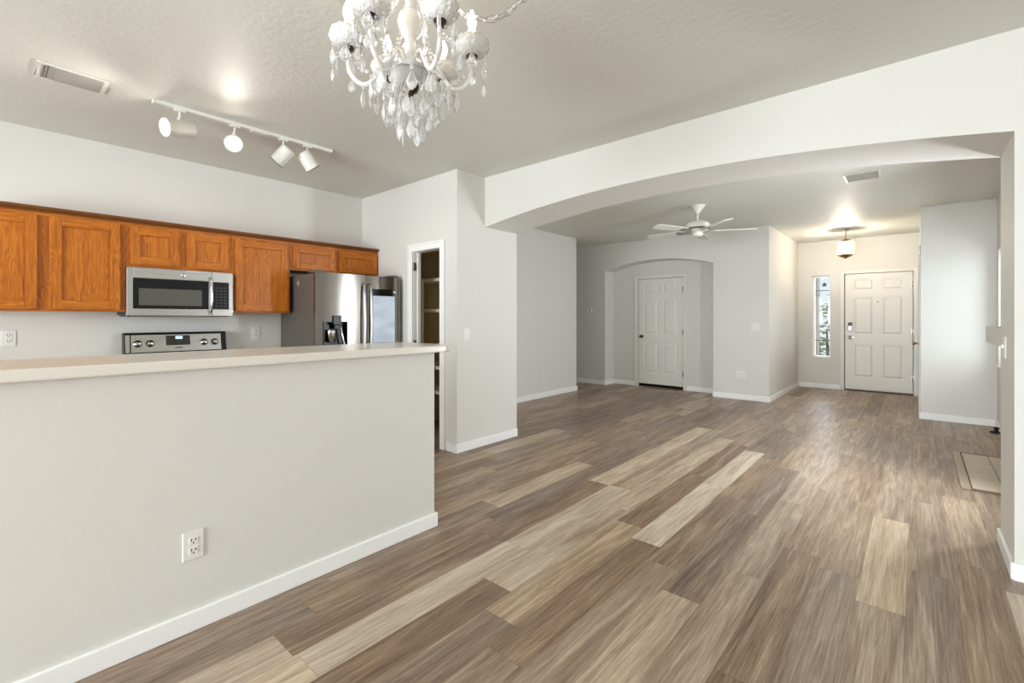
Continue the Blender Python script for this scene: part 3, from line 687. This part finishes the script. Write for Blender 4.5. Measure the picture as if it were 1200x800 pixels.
# ------------------------------------------------------------------ ceiling registers
def register(label, loc, lx, ly):
    r = thing('ceiling_vent', label, 'vent', loc)
    f = .022
    MB().box(-lx / 2, -lx / 2 + f, -ly / 2, ly / 2, -.008, 0).box(lx / 2 - f, lx / 2, -ly / 2, ly / 2, -.008, 0).box(-lx / 2 + f, lx / 2 - f, -ly / 2, -ly / 2 + f, -.008, 0).box(-lx / 2 + f, lx / 2 - f, ly / 2 - f, ly / 2, -.008, 0).build('frame', M['fixture'], r, .002)
    MB().box(-lx / 2 + f, lx / 2 - f, -ly / 2 + f, ly / 2 - f, -.002, -.0005).build('backing', simple('duct_grey', (120, 116, 108), .7), r)
    return r, f
v1, f = register('white louvred ceiling vent over the kitchen, left of the track light', (-3.710, .345, ZC), .235, .30)
s_ = MB(); lx, ly = .235, .30
s_.box(-lx / 2 + f, lx / 2 - f, -ly / 2 + f + .026, -ly / 2 + f + .052, -.010, -.002)
for i in range(10):
    x = -lx / 2 + f + (i + .5) * (lx - 2 * f) / 10
    s_.box(-.0105, .0105, -ly / 2 + f + .052, ly / 2 - f, -.001, .001, 0, Matrix.Translation((x, 0, -.0075)) @ Matrix.Rotation(-.35, 4, 'Y'))
for i in range(2):
    y = -ly / 2 + f + .006 + i * .013
    s_.box(-lx / 2 + f, lx / 2 - f, -.0072, .0072, -.001, .001, 0, Matrix.Translation((0, y, -.0075)) @ Matrix.Rotation(.35, 4, 'X'))
s_.build('louvres', simple('louvre_grey', (158, 155, 147), .5), v1)
v2, f = register('white louvred ceiling vent in the living room near the foyer', (-.410, 5.715, ZC), .29, .30)
s_ = MB(); lx, ly = .29, .30
for i in range(9):
    y = -ly / 2 + f + (i + .5) * (ly - 2 * f) / 9
    s_.box(-lx / 2 + f, lx / 2 - f, -.010, .010, -.0012, .0012, 0, Matrix.Translation((0, y, -.0075)) @ Matrix.Rotation(.7, 4, 'X'))
s_.build('louvres', M['fixture'], v2)
v3, f = register('slim white ceiling vent at the foyer left of the lantern', (-1.335, 9.28, ZC), .22, .12)
s_ = MB()
for i in range(4): s_.box(-.088, .088, -.007, .007, -.001, .001, 0, Matrix.Translation((0, -.028 + i * .019, -.0075)) @ Matrix.Rotation(-.6, 4, 'X'))
s_.build('louvres', M['fixture'], v3)

# ------------------------------------------------------------------ track light
tk = thing('track_light', 'white four lamp ceiling track light over the kitchen', 'track light', (-3.68, 1.315, ZC))
tr = MB().box(-.018, .018, -.59, .59, -.022, 0).box(-.021, .021, -.602, -.59, -.024, 0).box(-.021, .021, .59, .602, -.024, 0).build('track', M['fixture'], tk, .002)
MB().box(-.026, .026, -.02, .10, -.030, -.022).build('power_feed', M['fixture'], tk, .003)
M['shaded_rim'] = simple('shaded_rim', (70, 66, 60), .5)  # shadow at the lens edge, put into the rim colour
def head(y, axis, dx, ln, lit, dark=False, stem=.085):
    ax = Vector(axis).normalized(); q = ax.to_track_quat('Z', 'Y').to_matrix().to_4x4()
    piv = Vector((dx, y, -.022 - stem))
    h = MB().box(-.016, .016, y - .03, y + .03, -.034, -.022).tube([(0, y, -.034), (dx * .5, y, -.06), (dx, y, piv.z + .02)], .007, 8)
    st = h.build('stem', M['fixture'], tk)
    c = piv + Vector((0, 0, -.035))
    mt = Matrix.Translation(c) @ q
    R_ = .055
    b = MB().lathe([(0, -ln / 2), (R_ * .80, -ln / 2), (R_ * .92, -ln / 2 + .012), (R_, -ln / 2 + .03), (R_, ln / 2 - .01), (R_ + .004, ln / 2 - .008), (R_ + .004, ln / 2), (R_ - .006, ln / 2), (R_ - .008, ln / 2 - .018), (0, ln / 2 - .018)], 28, mt)
    hd_ = b.build('lamp_head', M['fixture'], tk)
    MB().lathe([(0, ln / 2 - .016), (R_ - .010, ln / 2 - .016), (R_ - .016, ln / 2 - .006), (R_ * .35, ln / 2 - .001), (0, ln / 2)], 24, mt).build('lamp_face', M['lamp'], hd_)
    MB().lathe([(R_ + .0042, ln / 2 - .007), (R_ + .0048, ln / 2 - .001), (R_ - .005, ln / 2 + .0005), (R_ - .007, ln / 2 - .004)], 28, mt).build('rim', M['shaded_rim'] if dark else M['fixture'], hd_)
    MB().box(-.003, .003, -.012, .012, .0, .05, 0, Matrix.Translation(piv + Vector((0, 0, -.01)))).build('yoke', M['fixture'], st)
    if lit:
        l = bpy.data.lights.new('track_lamp', 'SPOT'); l.energy = lit; l.spot_size = 1.9; l.spot_blend = .7; l.shadow_soft_size = .04; l.color = (1.0, .95, .87)
        lo = bpy.data.objects.new('track_lamp', l); COL.objects.link(lo)
        p = Vector((-3.68, 1.315, ZC)) + c + ax * (ln / 2 + .03); lo.location = p
        lo.rotation_euler = (-ax).to_track_quat('Z', 'Y').to_euler()
head(.861 - 1.315, (.25, -.85, -.22), -.015, .185, 10)
head(1.190 - 1.315, (.86, -.30, -.36), -.02, .15, 10)
head(1.528 - 1.315, (-.62, -.48, -.72), -.01, .145, 4, True)
head(1.712 - 1.315, (.02, .62, -.78), .01, .145, 4, True)

# ------------------------------------------------------------------ ceiling fan
cf = thing('ceiling_fan', 'white five blade ceiling fan in the living room', 'ceiling fan', (-2.06, 5.86, ZC))
MB().lathe([(0, -.105), (.018, -.105), (.03, -.09), (.085, -.012), (.09, -.004), (.09, 0), (0, 0)], 24).build('canopy', M['fixture'], cf)
MB().lathe([(.013, -.20), (.013, -.10)], 12).build('downrod', M['fixture'], cf)
mo = MB().lathe([(0, -.325), (.09, -.323), (.13, -.305), (.145, -.275), (.145, -.235), (.12, -.21), (.05, -.195), (0, -.195)], 32).build('motor', M['fixture'], cf)
MB().lathe([(.135, -.303), (.1475, -.297), (.1475, -.283), (.14, -.279)], 32).build('motor_band', simple('fan_gap', (110, 104, 96), .5), mo)
MB().lathe([(0, -.385), (.05, -.383), (.065, -.36), (.06, -.325), (0, -.325)], 24).build('switch_housing', M['fixture'], cf)
for i in range(5):
    a = math.radians(30) + i * 2 * PI / 5
    mt = Matrix.Rotation(a, 4, 'Z') @ Matrix.Translation((0, 0, -.312)) @ Matrix.Rotation(math.radians(11), 4, 'X')
    poly = [(.20, -.052), (.62, -.068), (.66, -.058), (.68, -.03), (.68, .03), (.66, .058), (.62, .068), (.20, .052), (.18, .03), (.18, -.03)]
    b = MB(); n = len(poly)
    b.add([mt @ Vector((x, y, -.004)) for x, y in poly] + [mt @ Vector((x, y, .004)) for x, y in poly], [tuple(range(n - 1, -1, -1)), tuple(range(n, 2 * n))] + [(k, (k + 1) % n, (k + 1) % n + n, k + n) for k in range(n)])
    bl = b.build('blade', M['fixture'], cf)
    MB().box(.10, .24, -.018, .018, -.012, -.0045, 0, mt).box(.20, .27, -.04, .04, -.010, -.0045, 0, mt).build('blade_bracket', M['nickel'], bl)

# ------------------------------------------------------------------ foyer lantern
ln_ = thing('pendant_lantern', 'lit glass and brass pendant lantern in the foyer', 'pendant light', (-.85, 8.95, ZC))
MB().lathe([(0, -.022), (.02, -.022), (.055, -.010), (.065, -.002), (.065, 0), (0, 0)], 24).build('canopy', M['nickel'], ln_)
MB().tube([(0, 0, -.02), (0, 0, -.16)], .006, 8).build('stem', M['brass'], ln_)
fr_ = MB()
fr_.lathe([(.02, -.150), (.105, -.195), (.108, -.202), (.02, -.165)], 12)
for k in range(8):
    a = 2 * PI * k / 8
    fr_.tube([(.105 * math.cos(a), .105 * math.sin(a), -.198), (.105 * math.cos(a), .105 * math.sin(a), -.40), (.06 * math.cos(a), .06 * math.sin(a), -.435), (0, 0, -.455)], .0035, 6)
fr_.lathe([(0, -.47), (.012, -.46), (.03, -.448), (.108, -.405), (.108, -.398), (.02, -.435), (0, -.44)], 16)
fr_.build('frame', M['brass'], ln_)
MB().lathe([(.099, -.40), (.101, -.40), (.101, -.20), (.099, -.20)], 24).build('glass_shade', M['lantern_glass'], ln_)
for k in range(3):
    a = 2 * PI * k / 3 + .4
    MB().lathe([(0, -.045), (.014, -.03), (.018, .0), (.010, .035), (0, .05)], 10, Matrix.Translation((.04 * math.cos(a), .04 * math.sin(a), -.31))).build('bulb', simple('lantern_bulb', (255, 230, 180), .4, 0, .5, (255, 226, 168), 40), ln_)
pl = bpy.data.lights.new('lantern_light', 'POINT'); pl.energy = 72; pl.color = (1.0, .91, .79); pl.shadow_soft_size = .06
plo = bpy.data.objects.new('lantern_light', pl); plo.location = (-.85, 8.95, ZC - .30); COL.objects.link(plo)

# ------------------------------------------------------------------ fireplace wall: mantel, firebox, hearth
fp = thing('fireplace', 'white fireplace mantel shelf projecting past the right column', 'fireplace', (RX, 5.30, 0))
MB().box(-.24, 0, -.62, .615, 1.057, 1.195).build('mantel_shelf', M['wall'], fp, .004)
MB().box(-.06, 0, -.60, -.42, .012, 1.057).box(-.06, 0, .42, .60, .012, 1.057).box(-.06, 0, -.42, .42, .86, 1.057).build('surround', M['wall'], fp, .003)
MB().box(-.02, -.001, -.42, .42, .012, .86).build('firebox', M['firebox'], fp)
hr = thing('hearth', 'beige tiled hearth set in the plank floor by the right column', 'hearth', (RX, 5.42, 0))
def tilemat():
    m, nt, p = mat('hearth_tile'); N = nt.nodes; L = nt.links
    t = N.new('ShaderNodeTexCoord'); mp = N.new('ShaderNodeMapping'); mp.inputs['Scale'].default_value = (5, 60, 5)
    n = N.new('ShaderNodeTexNoise'); n.inputs['Scale'].default_value = 1; n.inputs['Detail'].default_value = 3
    cr = N.new('ShaderNodeValToRGB'); e = cr.color_ramp.elements
    e[0].position = .3; e[0].color = lin(188, 170, 146); e[1].position = .7; e[1].color = lin(216, 200, 178)
    L.new(t.outputs['Object'], mp.inputs['Vector']); L.new(mp.outputs[0], n.inputs['Vector']); L.new(n.outputs['Fac'], cr.inputs['Fac']); L.new(cr.outputs['Color'], p.inputs['Base Color'])
    p.inputs['Roughness'].default_value = .5
    return m
M['tile'] = tilemat()
MB().box(-.392, -.001, -.60, .60, .0005, .006).build('grout_bed', M['grout'], hr)
tl = MB()
for x0, x1 in ((-.391, -.222), (-.216, -.002)):
    for k in range(7):
        y0 = -.598 + k * 1.196 / 7; tl.box(x0, x1, y0 + .0012, y0 + 1.196 / 7 - .0012, .006, .011)
tl.build('tiles', M['tile'], hr)
MB().box(-.455, -.400, -.63, .63, .0005, .012).build('border_strip', simple('edge_strip', (172, 152, 126), .45), hr, .004)
M['end'] = simple('end_strip_dark', (116, 96, 76), .5)
for ya in (-.63, .604): MB().box(-.400, -.001, ya, ya + .026, .0005, .012).build('end_strip', M['end'], hr, .003)
ds = thing('door_stop', 'small black floor stop near the corner past the hearth', 'door stop', (.655, 7.36, 0))
MB().lathe([(0, 0), (.03, 0), (.03, .012), (.018, .02), (.016, .045), (.024, .05), (.024, .065), (0, .068)], 16).build('post', M['black'], ds)
MB().box(-.05, -.012, -.012, .012, .002, .022).build('foot', M['black'], ds, .003)

# ------------------------------------------------------------------ outside the sidelight
struct('ground', MB().box(-6, 3, DY + .21, 18, -.25, -.05), M['concrete'], 'pale concrete porch and drive outside the sidelight', 'ground')
pw = MB().box(-1.74, -1.52, 11.1, 11.4, -.05, 3.2)
tag(pw.build('porch_column', M['stucco'], bevel=.01), 'pale stucco porch column seen through the sidelight', 'column')
gr = thing('window_grille', 'dark wrought iron security grille outside the sidelight', 'grille', (-1.3175, DY + .24, .56))
fmb = MB()
for x in (-.13, .13): fmb.tube([(x, 0, -.01), (x, 0, 1.50)], .007, 6)
for z in (.30, 1.22): fmb.tube([(-.13, 0, z), (.13, 0, z)], .007, 6)
fmb.tube([(-.05, 0, -.01), (-.05, 0, .30)], .006, 6).tube([(.05, 0, -.01), (.05, 0, .30)], .006, 6)
fmb.build('bars', M['iron'], gr)
star = MB(); pts = []
for k in range(10):
    a = PI / 2 + k * PI / 5; r = .055 if k % 2 == 0 else .023
    pts.append((r * math.cos(a) + .02, r * math.sin(a) + 1.33))
star.prism(pts, 'y', -.004, .004); star.build('star', M['iron'], gr)
sc = MB()
for sgn in (-1, 1):
    sc.tube([(sgn * (.10 - .05 * math.cos(t * .5) * (1 - t / 14)), 0, 1.17 - .05 * math.sin(t * .5) * (1 - t / 14)) for t in range(13)], .005, 6)
sc.build('scroll', M['iron'], gr)
def shrub(label, loc, h, r, seedv):
    rnd = random.Random(seedv); t = thing('shrub', label, 'shrub', loc, group='shrubs outside the sidelight')
    lf = MB()
    for i in range(260):
        th_, ph = rnd.uniform(0, 2 * PI), math.acos(rnd.uniform(-1, 1)); q = rnd.uniform(.55, 1) ** .6
        c = Vector((r * q * math.sin(ph) * math.cos(th_), r * q * math.sin(ph) * math.sin(th_), h * .55 + h * .45 * q * math.cos(ph)))
        mt = Matrix.Translation(c) @ Matrix.Rotation(rnd.uniform(0, 6.28), 4, 'Z') @ Matrix.Rotation(rnd.uniform(0, 3.14), 4, 'X')
        s2 = rnd.uniform(.05, .09)
        lf.add([mt @ Vector(p) for p in ((-s2, 0, 0), (0, s2 * .4, .01), (s2, 0, 0), (0, -s2 * .4, .01))], [(0, 1, 2, 3)])
    lf.build('foliage', M['leafg'], t)
    MB().tube([(0, 0, 0), (.02, 0, h * .3), (0, .02, h * .6)], [.04, .03, .015], 6).build('stem', simple('bark', (90, 72, 56), .8), t)
shrub('green shrub beyond the porch outside the sidelight', (-1.62, 13.2, -.05), 1.75, .34, 3)

# ------------------------------------------------------------------ crystal chandelier
RV = Vector((math.cos(ALPHA), math.sin(ALPHA), 0)); FV = Vector((-math.sin(ALPHA), math.cos(ALPHA), 0))
CW = 1.75; CP = FV * CW + RV * ((481.5 - 600) / 542.68 * CW)
CZ = 2.225
ch = thing('chandelier', 'white crystal candle chandelier hanging from the dining area ceiling', 'chandelier', (CP.x, CP.y, CZ))
def zz(z): return z - CZ
col = MB().lathe([(r, zz(z)) for r, z in ((0, 2.165), (.020, 2.167), (.034, 2.180), (.054, 2.200), (.050, 2.215), (.034, 2.240), (.024, 2.262), (.022, 2.280), (.032, 2.290), (.022, 2.302), (.024, 2.325), (.036, 2.340), (.046, 2.360), (.049, 2.382), (.045, 2.404), (.030, 2.424), (.020, 2.430), (.021, 2.52), (.030, 2.535), (.040, 2.560), (.026, 2.590), (.010, 2.605), (0, 2.607))], 24, rib=12, amp=.035)
col.build('column', M['milk'], ch)
ds_ = MB().lathe([(r, zz(z)) for r, z in ((.012, 2.150), (.05, 2.156), (.082, 2.172), (.088, 2.180), (.08, 2.178), (.05, 2.164), (.012, 2.160))], 24, rib=12, amp=.05)
ds_.build('crystal_dish', M['crystal'], ch)
MB().lathe([(r, zz(z)) for r, z in ((0, 2.095), (.008, 2.100), (.010, 2.112), (.026, 2.122), (.032, 2.140), (.028, 2.150), (0, 2.152))], 20).build('finial', M['bronze'], ch)
# shared crystal shapes
def drop_mesh(s=1.0):
    d = MB()
    d.lathe([(0, .0), (.0055 * s, -.006 * s), (0, -.012 * s)], 6, smooth=False)
    d.lathe([(0, -.013 * s), (.005 * s, -.018 * s), (.019 * s, -.048 * s), (.013 * s, -.066 * s), (0, -.078 * s)], 6, smooth=False, flat=.5)
    return d
def spear_mesh():
    d = MB(); d.lathe([(0, 0), (.005, -.006), (0, -.012)], 6, smooth=False)
    d.lathe([(0, -.013), (.006, -.02), (.007, -.07), (0, -.095)], 6, smooth=False, flat=.7)
    return d
proto = None; proto2 = None; proto_s = None
def hang(par, loc, kind=0, rz=None):
    global proto, proto2, proto_s
    if kind == 0:
        if proto is None: proto = drop_mesh(1.08).build('crystal_drop', M['crystal'], par); o = proto
        else: o = proto.copy(); COL.objects.link(o); o.parent = par
    elif kind == 1:
        if proto2 is None: proto2 = spear_mesh().build('crystal_spear', M['crystal'], par); o = proto2
        else: o = proto2.copy(); COL.objects.link(o); o.parent = par
    else:
        if proto_s is None: proto_s = drop_mesh(.78).build('small_crystal', M['crystal'], par); o = proto_s
        else: o = proto_s.copy(); COL.objects.link(o); o.parent = par
    o.location = loc; o.rotation_euler = (0, 0, random.uniform(0, PI) if rz is None else rz)
    return o
A0 = math.atan2(FV.y, FV.x)
def catmull(P, n=6):
    P = [Vector(p) for p in P]; Q = [P[0]] + P + [P[-1]]; out = []
    for i in range(1, len(Q) - 2):
        for k in range(n):
            t = k / n; a, b, c, d = Q[i - 1], Q[i], Q[i + 1], Q[i + 2]
            out.append(.5 * ((2 * b) + (c - a) * t + (2 * a - 5 * b + 4 * c - d) * t * t + (-a + 3 * b - 3 * c + d) * t ** 3))
    out.append(Q[-2]); return out
for i in range(6):
    a = A0 + math.radians(37 + 60 * i); u = Vector((math.cos(a), math.sin(a), 0)); v = Vector((-math.sin(a), math.cos(a), 0))
    def pt(r, z, side=0.0): return u * r + v * side + Vector((0, 0, zz(z)))
    arm = MB().tube(catmull([pt(.028, 2.205), pt(.055, 2.242), (pt(.088, 2.236)), pt(.120, 2.182), pt(.160, 2.140), pt(.200, 2.150), pt(.226, 2.195), pt(.230, 2.252)]), .0085, 10).build('arm', M['milk'], ch)
    mt = Matrix.Translation(pt(.23, 2.25))
    MB().lathe([(0, 0), (.014, 0), (.012, .006), (.014, .010), (.021, .014), (.023, .022), (0, .022)], 18, mt).build('metal_cup', M['bronze'], arm)
    MB().lathe([(.012, .020), (.036, .022), (.058, .038), (.066, .058), (.061, .078), (.052, .088), (.049, .086), (.057, .075), (.061, .058), (.054, .042), (.034, .028), (.012, .026)], 36, mt, rib=12, amp=.045).build('glass_bowl', M['bowl'], arm)
    MB().lathe([(0, .026), (.012, .026), (.012, .120), (.009, .123), (0, .123)], 16, mt).build('candle_sleeve', M['white'], arm)
    MB().lathe([(.006, .122), (.012, .128), (.0175, .148), (.016, .164), (.008, .186), (.003, .198), (0, .200)], 14, mt).build('bulb', M['bulb'], arm)
    # beads along the inside of the arm
    gb = MB()
    for k in range(6):
        t = k / 5; p = pt(.225 - .07 * t, 2.262 - .085 * t - .025 * math.sin(PI * t), .022); gb.ball(p, .008, 8)
    gb.build('bead_string', M['crystal'], arm)
    # crystals round the bowl and under the arm
    for k, (da, kind) in enumerate(((-2.6, 0), (-1.6, 0), (-.55, 1), (.55, 0), (1.6, 0), (2.6, 1))):
        q = pt(.23, 2.272) + (u * math.cos(da) + v * math.sin(da)) * .055
        hang(arm, q, kind, a + da + PI / 2)
        if kind == 0 and k % 2: hang(arm, q + Vector((0, 0, -.083)), 2, a + da + PI / 2)
    hang(arm, pt(.175, 2.132), 0, a + PI / 2); hang(arm, pt(.130, 2.150, .012), 2, a + PI / 2); hang(arm, pt(.062, 2.236, -.010), 2, a + PI / 2)
    # swag of beads from the column crown down to the bowl
    sw = MB()
    for k in range(17):
        t = k / 16; p = pt(.030 + .160 * t ** 1.15, 2.545 - .235 * t - .055 * math.sin(PI * t)); sw.ball(p, .0075 + .0025 * (k % 4 == 0), 8)
    sw.build('bead_swag', M['crystal'], ch)
# skirt of pendants under the dish
for (n, r, z, tiers, kind0) in ((15, .148, 2.140, 1, 0), (10, .098, 2.130, 2, 2), (5, .045, 2.085, 2, 0)):
    for k in range(n):
        a = A0 + 2 * PI * k / n + r * 20; p = Vector((r * math.cos(a), r * math.sin(a), zz(z)))
        if n == 15:
            st = MB()
            for j in range(4): st.ball(p * 1.0 + Vector((-.035 * math.cos(a) * (3 - j) / 3, -.035 * math.sin(a) * (3 - j) / 3, .035 - .012 * j)), .0062, 8)
            st.build('bead_string', M['crystal'], ch)
            hang(ch, p, 0 if k % 3 else 1, a + PI / 2)
        elif n == 10:
            hang(ch, p, 2, a + PI / 2); hang(ch, p + Vector((0, 0, -.052)), 0, a + PI / 2)
        else:
            hang(ch, p, 0, a + PI / 2); hang(ch, p + Vector((0, 0, -.074)), 0 if k else 1, a + PI / 2)
hp = MB()
for k in range(3): hp.ball((0, 0, zz(2.085 - .014 * k)), .007, 8)
hp.build('bead_string', M['crystal'], ch); hang(ch, (0, 0, zz(2.046)), 0, A0); 
# chains
def chain(path, name, link=.036, r=.0026):
    P = catmull(path, 14); L_ = [0]
    for a, b in zip(P[:-1], P[1:]): L_.append(L_[-1] + (b - a).length)
    mb = MB(); s0 = 0; idx = 0
    def at(s_):
        for i in range(len(L_) - 1):
            if L_[i + 1] >= s_: 
                t = (s_ - L_[i]) / max(1e-9, L_[i + 1] - L_[i]); return P[i].lerp(P[i + 1], t)
        return P[-1]
    while s0 < L_[-1] - link * .5:
        c0, c1 = at(s0), at(min(s0 + link, L_[-1])); c = (c0 + c1) / 2; t = (c1 - c0).normalized()
        sd = t.orthogonal().normalized() if abs(t.z) > .95 else t.cross(Vector((0, 0, 1))).normalized()
        if idx % 2: sd = t.cross(sd)
        ring = [c + t * (math.cos(q) * link * .58) + sd * (math.sin(q) * link * .27) for q in [2 * PI * k / 14 for k in range(14)]]
        mb.tube(ring, r, 6, closed=True); s0 += link * .86; idx += 1
    return mb.build(name, M['chrome'], ch)
def cp(l, z): return RV * l + Vector((0, 0, zz(z)))
chain([cp(0, 2.60), cp(0, 2.63), cp(0, 2.655)], 'chain')
chain([cp(.004, 2.602), cp(.05, 2.555), cp(.125, 2.470), cp(.20, 2.415), cp(.285, 2.394), cp(.35, 2.410), cp(.42, 2.467), cp(.53, 2.57), cp(.62, 2.652)], 'swag_chain', .046)
MB().tube(catmull([cp(.004, 2.604), cp(.05, 2.557), cp(.125, 2.472), cp(.20, 2.417), cp(.285, 2.396), cp(.35, 2.412), cp(.42, 2.469), cp(.53, 2.572), cp(.62, 2.655)]), .0022, 6).build('cord', M['white'], ch)
for l in (0, .62): MB().lathe([(0, -.03), (.008, -.028), (.012, -.012), (.03, -.006), (.032, 0), (0, 0)], 16, Matrix.Translation(cp(l, ZC))).build('ceiling_hook', M['fixture'], ch)
